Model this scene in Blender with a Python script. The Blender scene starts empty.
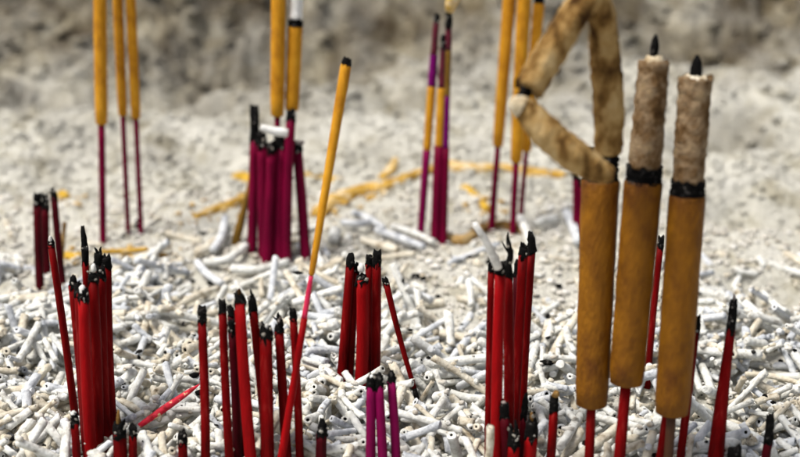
import bpy, math, random
import numpy as np
from mathutils import Vector, Matrix

random.seed(7); rng = np.random.default_rng(7)
R = math.radians
scene = bpy.context.scene
COL = scene.collection

# ------------------------------------------------------------------ camera, sky, sun, exposure
LENS, PITCH, DIST = 70.0, R(22.5), 0.525
CAM = Vector((0, -DIST*math.cos(PITCH), DIST*math.sin(PITCH)))
cd = bpy.data.cameras.new("camera"); cam = bpy.data.objects.new("camera", cd); COL.objects.link(cam)
cam.location = CAM; cam.rotation_euler = (math.pi/2-PITCH, 0, 0)
cd.lens = LENS; cd.sensor_width = 36; cd.clip_start = 0.01; cd.clip_end = 50
cd.dof.use_dof = True; cd.dof.focus_distance = 0.397; cd.dof.aperture_fstop = 12
scene.camera = cam

SUN_EL, SUN_AZ = R(64), R(-104)      # azimuth measured from +Y towards +X
w = bpy.data.worlds.new("World"); scene.world = w; w.use_nodes = True
nt = w.node_tree; bg = nt.nodes['Background']
sky = nt.nodes.new('ShaderNodeTexSky'); sky.sky_type = 'NISHITA'; sky.sun_disc = False
sky.sun_elevation = SUN_EL; sky.sun_rotation = SUN_AZ; sky.dust_density = 5; sky.air_density = .8
hs = nt.nodes.new('ShaderNodeHueSaturation'); hs.inputs['Saturation'].default_value = .45   # milky, hazy daylight
nt.links.new(sky.outputs[0], hs.inputs['Color']); nt.links.new(hs.outputs[0], bg.inputs[0]); bg.inputs[1].default_value = 0.09
sd = bpy.data.lights.new("sun", 'SUN'); sd.energy = 2.5; sd.angle = R(20); sd.color = (1, .94, .84)
so = bpy.data.objects.new("sun", sd); COL.objects.link(so)
sdir = Vector((math.sin(SUN_AZ)*math.cos(SUN_EL), math.cos(SUN_AZ)*math.cos(SUN_EL), math.sin(SUN_EL)))
so.rotation_euler = sdir.to_track_quat('Z', 'Y').to_euler()
vs = scene.view_settings; vs.view_transform = 'Standard'; vs.look = 'None'; vs.gamma = 1; vs.exposure = 0.58
scene.render.film_transparent = False

# ------------------------------------------------------------------ photo pixel -> place
FPX = LENS/36*800
FWD = Vector((0, math.cos(PITCH), -math.sin(PITCH))); UP = Vector((0, math.sin(PITCH), math.cos(PITCH)))
def ray(px, py): return FWD + Vector((1, 0, 0))*((px-400)/FPX) + UP*((228.5-py)/FPX)
def on_ground(px, py, z=0.002):
    d = ray(px, py); return CAM + d*((z-CAM.z)/d.z)
def on_plane(px, py, Y):
    d = ray(px, py); return CAM + d*((Y-CAM.y)/d.y)
def pxsize(p): return (p-CAM).dot(FWD)/FPX

# ------------------------------------------------------------------ noise
_T = rng.random((256, 256))
def vnoise(x, y):
    xi = np.floor(x).astype(int); yi = np.floor(y).astype(int); fx = x-xi; fy = y-yi
    fx = fx*fx*(3-2*fx); fy = fy*fy*(3-2*fy)
    a = _T[xi % 256, yi % 256]; b = _T[(xi+1) % 256, yi % 256]; c = _T[xi % 256, (yi+1) % 256]; d = _T[(xi+1) % 256, (yi+1) % 256]
    return (a*(1-fx)+b*fx)*(1-fy)+(c*(1-fx)+d*fx)*fy
def fbm(x, y, f, o=4, g=.5):
    s = 0; a = 1; t = 0
    for k in range(o):
        s = s+a*(vnoise(x*f+17.3*k, y*f-9.1*k)-.5); t += a; a *= g; f *= 2.03
    return s/t*2
def sstep(a, b, x):
    t = np.clip((x-a)/(b-a), 0, 1); return t*t*(3-2*t)
# hollows dug in the rear of the ash bed: x px, y px, radius, depth
HOLLOWS = []
def ground_h(x, y):
    h = ground_base(x, y)
    for (a, b, r, d) in HOLLOWS:
        q = (((x-a)/(r*1.7))**2+((y-b)/r)**2)*np.clip(1+.7*fbm(x*1.0, y+a, 70, 3, .6), .5, 2)
        h = h - d*1.25*np.exp(-q**1.5)
    return h
def ground_base(x, y):
    back = sstep(.03, .30, y)
    h = .0035*fbm(x, y, 14, 3) + (.0022+.011*back)*fbm(x+3, y, 42, 4, .6) + (.0012+.0042*back)*fbm(x, y+5, 150, 3, .65)
    h = h + .055*sstep(.02, .42, y) + .17*sstep(.16, .95, y)
    h = h + .004*np.exp(-(((x-.045)/.035)**2+((y+.03)/.02)**2))
    return h
for hx, hy, hr, hd in [(790, 208, .014, .012), (722, 122, .012, .011), (768, 124, .012, .011), (700, 140, .008, .006), (760, 283, .009, .006), (795, 290, .008, .006), (735, 190, .006, .005),
                       (10, 75, .03, .007), (95, 128, .008, .005), (205, 95, .010, .010), (178, 90, .008, .008), (245, 30, .03, .012), (360, 62, .012, .010), (395, 95, .010, .008),
                       (560, 75, .012, .008), (640, 100, .010, .006), (140, 60, .02, .008), (60, 20, .04, .01), (330, 12, .03, .015), (480, 60, .012, .008), (375, 150, .006, .005), (205, 160, .007, .005), (712, 30, .03, .015)]:
    d_ = ray(hx, hy); t_ = .4
    while t_ < 1.6:
        p = CAM+d_*t_
        if p.z < float(ground_base(np.array([p.x]), np.array([p.y]))[0]): break
        t_ += .002
    HOLLOWS.append((p.x, p.y, hr*1.1, hd*1.25))

# ------------------------------------------------------------------ materials
def new_mat(name):
    m = bpy.data.materials.new(name); m.use_nodes = True
    return m, m.node_tree, m.node_tree.nodes['Principled BSDF']
def mottled(name, cols, scale=120, rough=.7, bump=.0, bscale=900, stretch=(1, 1, 1), spec=.3, coords='Object', detail=5, pos=None, sheen=0):
    m, t, b = new_mat(name)
    tc = t.nodes.new('ShaderNodeTexCoord'); mp = t.nodes.new('ShaderNodeMapping'); mp.inputs['Scale'].default_value = stretch
    src = tc.outputs['Object']
    if coords == 'World':
        g = t.nodes.new('ShaderNodeNewGeometry'); src = g.outputs['Position']
    t.links.new(src, mp.inputs[0])
    n = t.nodes.new('ShaderNodeTexNoise'); n.inputs['Scale'].default_value = scale; n.inputs['Detail'].default_value = detail; n.inputs['Roughness'].default_value = .62
    t.links.new(mp.outputs[0], n.inputs['Vector'])
    r = t.nodes.new('ShaderNodeValToRGB'); e = r.color_ramp.elements
    k = len(cols); ps = pos or [.34+.32*i/(k-1) for i in range(k)]
    e[0].position = ps[0]; e[0].color = (*cols[0], 1); e[1].position = ps[-1]; e[1].color = (*cols[-1], 1)
    for i in range(1, k-1):
        q = e.new(ps[i]); q.color = (*cols[i], 1)
    t.links.new(n.outputs['Fac'], r.inputs[0]); t.links.new(r.outputs[0], b.inputs['Base Color'])
    b.inputs['Roughness'].default_value = rough; b.inputs['Specular IOR Level'].default_value = spec
    if bump:
        n2 = t.nodes.new('ShaderNodeTexNoise'); n2.inputs['Scale'].default_value = bscale; n2.inputs['Detail'].default_value = 4
        t.links.new(mp.outputs[0], n2.inputs['Vector'])
        bp = t.nodes.new('ShaderNodeBump'); bp.inputs['Strength'].default_value = 1; bp.inputs['Distance'].default_value = bump
        t.links.new(n2.outputs['Fac'], bp.inputs['Height']); t.links.new(bp.outputs[0], b.inputs['Normal'])
    return m
M = {}
M['red'] = mottled('red dyed bamboo', [(0.0382, 0.0003, 0.0006), (0.1082, 0.0004, 0.0009), (0.159, 0.0006, 0.0014), (0.2544, 0.0178, 0.0157)], 420, .6, .00018, 1500, (1, 1, .06), .06, pos=[.3, .45, .62, .78])
M['bright'] = mottled('bright red dyed bamboo', [(0.1765, 0.0005, 0.0015), (0.2987, 0.0015, 0.0032)], 260, .6, .00018, 1500, (1, 1, .12), .08)
M['crimson'] = mottled('dark crimson dyed bamboo', [(0.0292, 0.0007, 0.0026), (0.0715, 0.0008, 0.0052)], 420, .6, .00018, 1500, (1, 1, .06), .07)
M['maroon'] = mottled('maroon dyed bamboo', [(0.0793, 0.0004, 0.0135), (0.1785, 0.0007, 0.0292)], 260, .6, .00018, 1500, (1, 1, .12), .07)
M['magenta'] = mottled('magenta dyed bamboo', [(0.1313, 0.0011, 0.0406), (0.2063, 0.0023, 0.063)], 260, .6, .00018, 1500, (1, 1, .12), .07)
M['violet'] = mottled('violet dyed bamboo', [(0.12, 0.0016, 0.088), (0.176, 0.0032, 0.136)], 260, .6, .00018, 1500, (1, 1, .12), .07)
M['pink'] = mottled('pink dyed bamboo', [(0.465, 0.0075, 0.045), (0.6, 0.0225, 0.09)], 260, .5, .00018, 1500, (1, 1, .12), .3)
M['gold'] = mottled('golden yellow incense paste', [(0.3696, 0.1496, 0.0053), (0.5104, 0.2288, 0.0088), (0.5808, 0.2816, 0.0176)], 220, .75, .00015, 1100, (1, 1, .5), .2)
M['olive'] = mottled('olive yellow incense paste', [(0.136, 0.072, 0.008), (0.224, 0.12, 0.016)], 220, .75, .00015, 1100, (1, 1, .5), .2)
M['bronze'] = mottled('ochre brown incense paste', [(0.0905, 0.0276, 0.0007), (0.166, 0.0617, 0.0012), (0.2415, 0.0949, 0.0023)], 160, .62, .0004, 1300, (1, 1, .5), .2)
M['char'] = mottled('charred black', [(.0015, .0015, .0015), (.004, .0035, .0035), (.09, .085, .08)], 700, .85, .0003, 1800, spec=.1, pos=[.4, .58, .74])
M['darkmaroon'] = mottled('scorched maroon', [(.05, .003, .01), (.12, .004, .02)], 300, .6, .0001)
M['ashtan'] = mottled('tan wrinkled ash', [(0.0425, 0.0187, 0.0051), (0.187, 0.102, 0.0298), (0.357, 0.2295, 0.0892), (0.4675, 0.34, 0.17)], 210, .9, .0012, 500, (1, 1, .6), .1, detail=8, pos=[.34, .45, .53, .68])
M['ashbrown'] = mottled('grey brown ash', [(.03, .02, .01), (.11, .07, .04), (.20, .145, .09), (.36, .28, .2)], 220, .9, .0012, 480, (1, 1, .8), .1, detail=7, pos=[.3, .45, .56, .7])
M['ashgrey'] = mottled('grey lilac ash', [(.06, .045, .04), (.20, .165, .15), (.36, .32, .31)], 230, .9, .001, 500, (1, 1, .8), .1, detail=7)
M['ashmix'] = mottled('mottled beige grey ash', [(0.0551, 0.0278, 0.0101), (0.1309, 0.0753, 0.0323), (0.1859, 0.1226, 0.0686), (0.2479, 0.1784, 0.109), (0.3167, 0.223, 0.1212)], 260, .9, .0016, 420, (1, 1, .9), .1, detail=9, pos=[.32, .43, .5, .57, .68])
M['ashgrey2'] = mottled('light grey ash fleck', [(0.1375, 0.121, 0.099), (0.275, 0.2585, 0.231), (0.363, 0.352, 0.33)], 900, .9, .0002, 2000, spec=.1)
M['ashcream'] = mottled('cream ash crust', [(.30, .22, .12), (.58, .50, .36), (.74, .70, .60)], 200, .9, .0006, 700, spec=.1)
M['ashwhite'] = mottled('white ash', [(.45, .44, .41), (.72, .72, .70), (.8, .8, .79)], 260, .9, .0003, 900, spec=.1)
M['wood'] = mottled('bare bamboo', [(0.0339, 0.0104, 0.0023), (0.0593, 0.0198, 0.0058)], 260, .6, .0001, 1500, (1, 1, .12))
M['ochre'] = mottled('ochre ash', [(0.285, 0.152, 0.033), (0.551, 0.342, 0.066), (0.665, 0.551, 0.374)], 200, .9, .0004, 700, spec=.1)
M['yellowash'] = mottled('yellow incense crumb', [(0.405, 0.243, 0.027), (0.594, 0.378, 0.054)], 160, .85, .0004, 700, spec=.1)
# stub tints
M['stub_white'] = mottled('white stub ash', [(0.2156, 0.2, 0.1751), (0.5684, 0.57, 0.5356), (0.7644, 0.78, 0.7622)], 330, .9, .00035, 1100, spec=.12, coords='World', pos=[.28, .42, .6])
M['stub_cream'] = mottled('cream stub ash', [(0.2156, 0.1664, 0.1044), (0.5292, 0.4784, 0.3828), (0.7056, 0.676, 0.58)], 330, .9, .00035, 1100, spec=.12, coords='World', pos=[.28, .44, .62])
M['stub_blue'] = mottled('bluish grey stub ash', [(.20, .21, .24), (.50, .53, .57), (.70, .72, .74)], 330, .9, .00035, 1100, spec=.12, coords='World', pos=[.28, .44, .62])
M['crumb'] = mottled('ash crumbs', [(.34, .30, .24), (.62, .60, .55), (.78, .77, .74)], 160, .95, .0003, 1500, spec=.1, coords='World')
M['scorch'] = mottled('scorched brown paste', [(.012, .005, .002), (.05, .02, .004), (.12, .05, .01)], 260, .8, .0004, 1300, (1, 1, .6), .1)
def ground_mat():
    m, t, b = new_mat('powdery incense ash')
    g = t.nodes.new('ShaderNodeNewGeometry'); P = g.outputs['Position']
    def noise(s, d=6, ro=.65):
        n = t.nodes.new('ShaderNodeTexNoise'); n.inputs['Scale'].default_value = s; n.inputs['Detail'].default_value = d; n.inputs['Roughness'].default_value = ro
        t.links.new(P, n.inputs['Vector']); return n.outputs['Fac']
    def ramp(fac, stops):
        r = t.nodes.new('ShaderNodeValToRGB'); e = r.color_ramp.elements
        e[0].position, e[0].color = stops[0][0], (*stops[0][1], 1); e[1].position, e[1].color = stops[-1][0], (*stops[-1][1], 1)
        for p_, c_ in stops[1:-1]:
            q = e.new(p_); q.color = (*c_, 1)
        t.links.new(fac, r.inputs[0]); return r.outputs[0]
    def mix(f, a, c):
        x = t.nodes.new('ShaderNodeMix'); x.data_type = 'RGBA'
        t.links.new(f, x.inputs[0]); t.links.new(a, x.inputs[6]); t.links.new(c, x.inputs[7]); return x.outputs[2]
    near = ramp(noise(70), [(.29, (.30, .26, .17)), (.38, (.62, .59, .48)), (.47, (.80, .785, .70)), (.75, (.84, .83, .77))])
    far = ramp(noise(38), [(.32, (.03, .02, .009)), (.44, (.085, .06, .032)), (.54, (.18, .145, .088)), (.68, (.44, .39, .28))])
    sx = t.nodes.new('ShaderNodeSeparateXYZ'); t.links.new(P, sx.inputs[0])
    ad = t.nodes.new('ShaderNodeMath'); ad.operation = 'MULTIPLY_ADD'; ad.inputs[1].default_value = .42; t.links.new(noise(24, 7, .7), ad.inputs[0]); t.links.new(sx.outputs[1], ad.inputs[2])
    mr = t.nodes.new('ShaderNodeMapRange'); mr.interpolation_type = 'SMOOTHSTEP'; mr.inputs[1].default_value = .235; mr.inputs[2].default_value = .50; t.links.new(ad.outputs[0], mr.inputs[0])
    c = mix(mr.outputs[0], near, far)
    # charcoal specks
    v = t.nodes.new('ShaderNodeTexVoronoi'); v.inputs['Scale'].default_value = 260; t.links.new(P, v.inputs['Vector'])
    vm = t.nodes.new('ShaderNodeMapRange'); vm.inputs[1].default_value = .10; vm.inputs[2].default_value = .2; vm.inputs[3].default_value = 1; vm.inputs[4].default_value = 0; t.links.new(v.outputs['Distance'], vm.inputs[0])
    gt = t.nodes.new('ShaderNodeMath'); gt.operation = 'GREATER_THAN'; gt.inputs[1].default_value = .60; t.links.new(noise(90, 2), gt.inputs[0])
    mu = t.nodes.new('ShaderNodeMath'); mu.operation = 'MULTIPLY'; t.links.new(vm.outputs[0], mu.inputs[0]); t.links.new(gt.outputs[0], mu.inputs[1])
    rgb = t.nodes.new('ShaderNodeRGB'); rgb.outputs[0].default_value = (.05, .045, .04, 1)
    c = mix(mu.outputs[0], c, rgb.outputs[0]); t.links.new(c, b.inputs['Base Color'])
    b.inputs['Roughness'].default_value = .95; b.inputs['Specular IOR Level'].default_value = .1
    bp = t.nodes.new('ShaderNodeBump'); bp.inputs['Distance'].default_value = .0028; t.links.new(noise(420, 8, .7), bp.inputs['Height']); t.links.new(bp.outputs[0], b.inputs['Normal'])
    return m
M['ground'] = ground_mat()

# ------------------------------------------------------------------ mesh helpers
def mesh_np(name, V, F4, F3=None, mats=(), mi4=None, mi3=None, smooth=True):
    """V (n,3), F4 (k,4) quads, F3 (m,3) triangles"""
    me = bpy.data.meshes.new(name); F3 = np.zeros((0, 3), int) if F3 is None else np.asarray(F3).reshape(-1, 3)
    F4 = np.asarray(F4).reshape(-1, 4)
    nv = len(V); n4 = len(F4); n3 = len(F3)
    me.vertices.add(nv); me.vertices.foreach_set('co', np.asarray(V, dtype=np.float32).ravel())
    me.loops.add(n4*4+n3*3); me.loops.foreach_set('vertex_index', np.concatenate([F4.ravel(), F3.ravel()]).astype(np.int32))
    me.polygons.add(n4+n3)
    st = np.concatenate([np.arange(n4)*4, n4*4+np.arange(n3)*3]).astype(np.int32)
    me.polygons.foreach_set('loop_start', st)
    for m in mats: me.materials.append(m)
    if mi4 is not None or mi3 is not None:
        a = mi4 if mi4 is not None else np.zeros(n4, int); b = mi3 if mi3 is not None else np.zeros(n3, int)
        me.polygons.foreach_set('material_index', np.concatenate([a, b]).astype(np.int32))
    me.update(calc_edges=True); me.validate()
    me.polygons.foreach_set('use_smooth', np.full(len(me.polygons), smooth)); return me

class MB:
    def __init__(s): s.V = []; s.Q = []; s.T = []
    def tube(s, pts, rad, seg=14, jag=0., jag0=0., rough=0., cap0=True, cap1=True, lobes=0, freq=1.0):
        """pts list of Vector, rad list; jag roughens the last ring, rough wobbles all"""
        pts = [Vector(p) for p in pts]; n = len(pts); base = len(s.V)
        ph = random.random()*6.28; prev = None; u = None
        for i, p in enumerate(pts):
            d = (pts[min(i+1, n-1)]-pts[max(i-1, 0)]).normalized()
            if u is None:
                u = d.cross(Vector((0, 1, 0)));  u = d.cross(Vector((1, 0, 0))) if u.length < .2 else u
                u.normalize()
            u = (u-d*u.dot(d)).normalized(); v = d.cross(u)
            for k in range(seg):
                a = 2*math.pi*k/seg
                r = rad[i]*(1+lobes*math.cos(3*a+ph)+rough*(random.random()-.5))
                off = d*(jag*(random.random()-.35)) if i == n-1 else (d*(jag0*(random.random()-.5)) if i == 0 else Vector((0, 0, 0)))
                s.V.append(p+u*(r*math.cos(a))+v*(r*math.sin(a))+off)
        for i in range(n-1):
            for k in range(seg):
                a = base+i*seg+k; b = base+i*seg+(k+1) % seg
                s.Q.append((a, b, b+seg, a+seg))
        if cap0:
            c = len(s.V); s.V.append(pts[0])
            for k in range(seg): s.T.append((c, base+(k+1) % seg, base+k))
        if cap1:
            c = len(s.V); s.V.append(pts[-1]); q = base+(n-1)*seg
            for k in range(seg): s.T.append((c, q+k, q+(k+1) % seg))
    def build(s, name, mat, parent=None, origin=None, smooth=True):
        o = origin if origin is not None else Vector((0, 0, 0))
        V = np.array([tuple(v-o) for v in s.V])
        me = mesh_np(name, V, s.Q, s.T, [mat], smooth=smooth)
        ob = bpy.data.objects.new(name, me); COL.objects.link(ob)
        if parent: ob.parent = parent
        else: ob.location = o
        return ob
def tag(o, label=None, cat=None, group=None, kind=None):
    for k, v in (('label', label), ('category', cat), ('group', group), ('kind', kind)):
        if v: o[k] = v
def empty(name, loc):
    o = bpy.data.objects.new(name, None); COL.objects.link(o); o.location = loc; o.empty_display_size = .005; return o

# ------------------------------------------------------------------ ash bed
def lines(a, b, c, d, fine, coarse):
    mid = np.arange(b, c, fine); lo = b-np.cumsum(coarse*np.ones(int((b-a)/coarse)))[::-1]; hi = c+np.cumsum(coarse*np.ones(int((d-c)/coarse)))
    return np.concatenate([lo, mid, hi])
gx = lines(-.7, -.24, .24, .7, .0013, .012); gy = lines(-.6, -.19, .33, 1.3, .0013, .012)
X, Y = np.meshgrid(gx, gy)
Z = ground_h(X, Y)-.0006
nx, ny = len(gx), len(gy)
idx = (np.arange(ny-1)[:, None]*nx+np.arange(nx-1)[None, :]).ravel()
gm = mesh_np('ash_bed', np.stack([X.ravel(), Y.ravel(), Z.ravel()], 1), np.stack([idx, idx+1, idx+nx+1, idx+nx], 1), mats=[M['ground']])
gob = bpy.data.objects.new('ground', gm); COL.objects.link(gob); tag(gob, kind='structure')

# ------------------------------------------------------------------ incense sticks
KEEP = []; GOLD = []
BASES = []       # (x, y, r) where sticks enter the ash
def frame_line(top, base, dY=0., topdY=0.):
    """3D base and a function pixel-row -> point on the stick"""
    b = on_ground(*base); b.y += dY
    b = on_plane(base[0], base[1], b.y) if dY else b
    t = on_plane(top[0], top[1], b.y+topdY)
    t = on_plane(top[0], top[1], b.y+topdY+.16*(t.z-b.z))
    dz = t.z-b.z
    def P(py):
        # bisection on parameter to find the row
        lo, hi = -.6, 1.6
        for _ in range(40):
            mid = (lo+hi)/2; p = b+(t-b)*mid; q = p-CAM
            row = 228.5-FPX*q.dot(UP)/q.dot(FWD)
            if row > py: lo = mid
            else: hi = mid
        return b+(t-b)*((lo+hi)/2)
    return b, t, P
def rod_part(parent, org, P, y0, y1, w0, w1, mat, name, n=9, bend=None, **kw):
    """y0 = upper row, y1 = lower row"""
    pts = []; rad = []
    for i in range(n):
        f = i/(n-1); p = P(y1+(y0-y1)*f); w = w1+(w0-w1)*f
        pts.append(p if bend is None else p+bend(f)); rad.append(w/2*pxsize(p))
    mb = MB(); mb.tube(pts, rad, **kw); return mb.build(name, mat, parent, org)
def tip_part(parent, org, P, ytop, ybot, w, style, mat):
    mb = MB(); a = P(ybot+w*.25); b = P(ytop); ax = (b-a); L = ax.length; d = ax.normalized(); r = w/2*pxsize(a)
    sx = Vector((1, 0, 0)); sy = d.cross(sx).normalized()
    def path(r0, ang, s0, s1, drift, curl, rads):
        o = (sx*math.cos(ang)+sy*math.sin(ang)); pts = []; n = len(rads)
        for i in range(n):
            f = i/(n-1); pts.append(a+d*(L*(s0+(s1-s0)*f))+o*(r0*(1-.2*f))+sx*(drift*r*f*f+curl*r*math.sin(f*5)))
        return pts, [q*r for q in rads]
    if style == 'point':
        p, q = path(0, 0, -.02, 1, random.uniform(-.5, .5), .1, [1.06, 1.1, .98, 1.0, .84, .86, .66, .45]); mb.tube(p, q, 10, rough=.28, jag=r*.9, jag0=r*2.2)
    elif style == 'blunt':
        p, q = path(0, 0, -.02, 1, random.uniform(-.2, .2), .04, [1.06, 1.1, 1.0, 1.04, .98, 1.0, .86]); mb.tube(p, q, 12, jag=r*1.5, jag0=r*2.2, rough=.2)
    elif style == 'split':
        p, q = path(0, 0, -.02, .62, 0, .05, [1.06, 1.1, 1.04, .98, .85]); mb.tube(p, q, 12, jag=r*.8, jag0=r*2.2, rough=.22)
        for k in range(3):
            ang = random.uniform(0, 6.28); top = random.uniform(.75, 1.0) if k else 1
            p, q = path(r*.45, ang, .45, top, random.uniform(-.7, .7), .12, [.5, .45, .36, .28, .12]); mb.tube(p, q, 7, rough=.3)
    elif style == 'curl':   # long thin twisted char
        p, q = path(0, 0, -.02, .35, 0, .05, [1.05, 1.12, 1.05, .95, .7]); mb.tube(p, q, 12, jag=r*.8, jag0=r*2.2, rough=.26)
        p, q = path(0, 0, .25, 1, .5, .45, [.75, .62, .66, .55, .62, .5, .55, .42, .3, .1]); mb.tube(p, q, 8, rough=.3)
        p, q = path(r*.3, 1, .3, .8, -.9, .5, [.4, .35, .3, .22, .1]); mb.tube(p, q, 6, rough=.3)
    elif style == 'stub':
        p, q = path(0, 0, -.02, 1, .1, .03, [1.0, 1.03, .98, .9, .8]); mb.tube(p, q, 14, jag=r*.4, jag0=r*.7, rough=.1)
    out = mb.build('burnt_tip', mat, parent, org)
    if style != 'stub' and random.random() < .7:
        m2 = MB()
        for _ in range(random.randint(1, 4)):
            an = random.uniform(3.4, 6.0); f = random.uniform(.15, .98); c = a+ax*f+(sx*math.cos(an)+Vector((0, 1, 0))*math.sin(an))*r*.95; rr = r*random.uniform(.16, .34)
            e = Vector((random.uniform(-1, 1), random.uniform(-.5, .5), random.uniform(-1, 1))).normalized()*rr*random.uniform(.8, 1.8)
            m2.tube([c-e, c-e*.4, c+e*.5, c+e], [rr*.4, rr, rr*.8, rr*.3], 6, rough=.5)
        m2.build('ash_specks', M['ashgrey2'], parent, org)
    return out
def flake(parent, org, p, r, mat, name='ash_flake', h=2.2, lean=0.):
    mb = MB(); pts = []; rad = []
    for i, q in enumerate([.7, 1, .9, .75, .35]):
        f = i/4; pts.append(p+Vector((lean*r*f+random.uniform(-.15, .15)*r, -r*.3, f*h*r-r*.3))); rad.append(q*r)
    mb.tube(pts, rad, 9, rough=.45); return mb.build(name, mat, parent, org)

def burnt_stick(label, top, base, w, char, mat='red', style='blunt', group=None, wb=None, ash=None, name='red_incense_stick', dY=0., topdY=0., foot=0):
    b, t, P = frame_line(top, base, dY, topdY); root = empty(name, b)
    w *= 1.18; wb = wb or w*1.08; k = random.uniform(-1, 1); r0 = w/2*pxsize(b)
    ytop, yb = top[1], base[1]
    cut = ytop+char
    sink = yb+26
    pm = lambda y: w+(wb-w)*(y-ytop)/(yb-ytop)
    bd = lambda f: Vector((k*r0*.35*math.sin(f*math.pi), 0, 0))
    rod_part(root, b, P, cut, sink if not foot else yb-foot, w, pm(sink), M[mat], 'rod', 10, bd, seg=14, rough=.03, lobes=.05)
    if foot: rod_part(root, b, P, yb-foot, sink, pm(yb), pm(sink), M['char'], 'burnt_end', 4, None, seg=12, rough=.2)
    tip_part(root, b, P, ytop, cut, w, style, M['char'])
    if ash: flake(root, b, P(ytop+ash[0]), w/2*pxsize(t)*ash[1]*.85, M[ash[2]], 'splinter' if ash[2] in ('ashtan', 'wood') else 'ash_flake', ash[3], ash[4])
    tag(root, label, 'incense stick', group)
    q = P(yb); BASES.append((q.x, q.y, wb/2*pxsize(q)))
    return root

def segmented(label, name, top, base, segs, group=None, dY=0., topdY=0., cat='incense stick', endtip=None):
    """segs: (y_upper, y_lower, w_upper, w_lower, material, part, kind)"""
    b, t, P = frame_line(top, base, dY, topdY); root = empty(name, b)
    for (y0, y1, w0, w1, mt, part, kind) in segs:
        if kind == 'coat':     # rounded ends
            ps = pxsize(P(y0)); pts = []; rad = []; n = 13
            for i in range(n+4):
                if i == 0: f, sc = 0, .3
                elif i == 1: f, sc = .003, .70
                elif i == n+2: f, sc = .996, .93
                elif i == n+3: f, sc = 1, .8
                else: f = .012+.97*(i-2)/(n-1); sc = 1 if i > 2 else .93
                p = P(y1+(y0-y1)*f); pts.append(p); rad.append((w1+(w0-w1)*f)/2*pxsize(p)*sc*(1+random.uniform(-.015, .015)))
            mb = MB(); mb.tube(pts, rad, 28, rough=.018); mb.build(part, M[mt], root, b)
        elif kind == 'rough':
            pts = []; rad = []; n = 22
            for i in range(n):
                f = i/(n-1); p = P(y1+(y0-y1)*f); pts.append(p); rad.append((w1+(w0-w1)*f)/2*pxsize(p)*(1+random.uniform(-.05, .05)))
            mb = MB(); mb.tube(pts, rad, 24, rough=.07, jag=rad[-1]*(.4 if part == 'burnt_ring' else .35), jag0=rad[0]*(.22 if part == 'burnt_ring' else 0)); mb.build(part, M[mt], root, b)
        elif kind == 'ring':
            pts = []; rad = []
            for i in range(6):
                p = P(y1+(y0-y1)*i/5); pts.append(p); rad.append((w1+(w0-w1)*i/5)/2*pxsize(p))
            mb = MB(); mb.tube(pts, rad, 40, rough=.012, jag0=rad[0]*.55, cap0=False, cap1=False); mb.build(part, M[mt], root, b)
        elif kind == 'tip':
            tip_part(root, b, P, y0, y1, w1, 'stub' if not endtip else endtip, M[mt])
        else:
            rod_part(root, b, P, y0, y1, w0, w1, M[mt], part, 9, None, seg=14, rough=.03, lobes=.04)
    tag(root, label, cat, group)
    q = P(base[1]); BASES.append((q.x, q.y, segs[-1][3]/2*pxsize(q)))
    return root, b, P

G = 'burnt red incense sticks at the far left edge'
burnt_stick('dark crimson burnt stick, leftmost of the three standing at the far left edge', (37, 195), (40, 279), 7, 9, 'crimson', 'blunt', G)
burnt_stick('dark crimson burnt stick, middle of the three at the far left edge', (45, 195), (48, 268), 6.5, 12, 'crimson', 'blunt', G)
burnt_stick('thin crimson burnt stick, right of the three at the far left edge', (53, 189), (63, 284), 6, 8, 'crimson', 'point', G)
G = 'red incense sticks of the left bundle'
burnt_stick('long thin red stick leaning left beside the left bundle', (50, 238), (76, 428), 6.2, 7, 'red', 'point', G, ash=(3, .7, 'ashwhite', 3, 0))
burnt_stick('short red stub with pale ash tip before the leaning stick at left', (74, 413), (78, 475), 7, 9, 'red', 'blunt', G, ash=(0, .9, 'ashwhite', 1.2, 0))
burnt_stick('tallest red stick of the left bundle, with a long thin black tip', (84, 227), (91, 436), 6, 34, 'red', 'point', G)
burnt_stick('red stick with a long split black tip, second tallest in the left bundle', (98, 247), (103, 440), 8, 16, 'red', 'split', G)
burnt_stick('red stick with a short black tip on the right edge of the left bundle', (106, 257), (113, 440), 8.5, 8, 'red', 'blunt', G)
burnt_stick('red stick with a dark tip on the left edge of the left bundle', (72, 276), (86, 446), 7.5, 9, 'red', 'point', G)
burnt_stick('red stick second from the left edge of the left bundle', (78, 280), (88, 455), 7.5, 12, 'red', 'split', G)
burnt_stick('lowest red stick at the front of the left bundle, white ash on its tip', (83, 290), (92, 462), 9.5, 8, 'bright', 'blunt', G, ash=(2, .8, 'ashwhite', 2.4, 0))
burnt_stick('red stick with pale crumbs on its tip in the middle of the left bundle', (93, 270), (98, 454), 8.5, 10, 'red', 'split', G, ash=(1, .7, 'ashwhite', 3, .5))
burnt_stick('red stick just left of the right edge of the left bundle', (101, 268), (107, 447), 8, 8, 'red', 'blunt', G)
G = 'short red sticks at the lower left'
burnt_stick('thick short red stub with a beige splinter rising from its black tip, low at left', (119, 424), (120, 478), 11.5, 9, 'red', 'blunt', G, ash=(2, .42, 'ashtan', 8, .3))
burnt_stick('slim short red stub beside the splintered one, low at left', (133, 427), (134, 478), 7, 7, 'red', 'blunt', G)
burnt_stick('short red stub with a round black tip standing alone below the pink sliver', (182, 433), (184, 485), 8, 8, 'red', 'blunt', G)
G = 'red incense sticks of the centre bundle'
burnt_stick('single upright red stick just left of the centre bundle', (202, 309), (205, 478), 7.6, 12, 'red', 'blunt', G)
burnt_stick('red stick on the left edge of the centre bundle', (222, 302), (231, 480), 7, 9, 'red', 'blunt', G)
burnt_stick('short dark red stick behind the second and third of the centre bundle', (231, 306), (240, 463), 7, 9, 'crimson', 'point', G)
burnt_stick('dark red stick with the lowest tip on the left side of the centre bundle', (232, 320), (237, 470), 7.5, 11, 'crimson', 'blunt', G)
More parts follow.
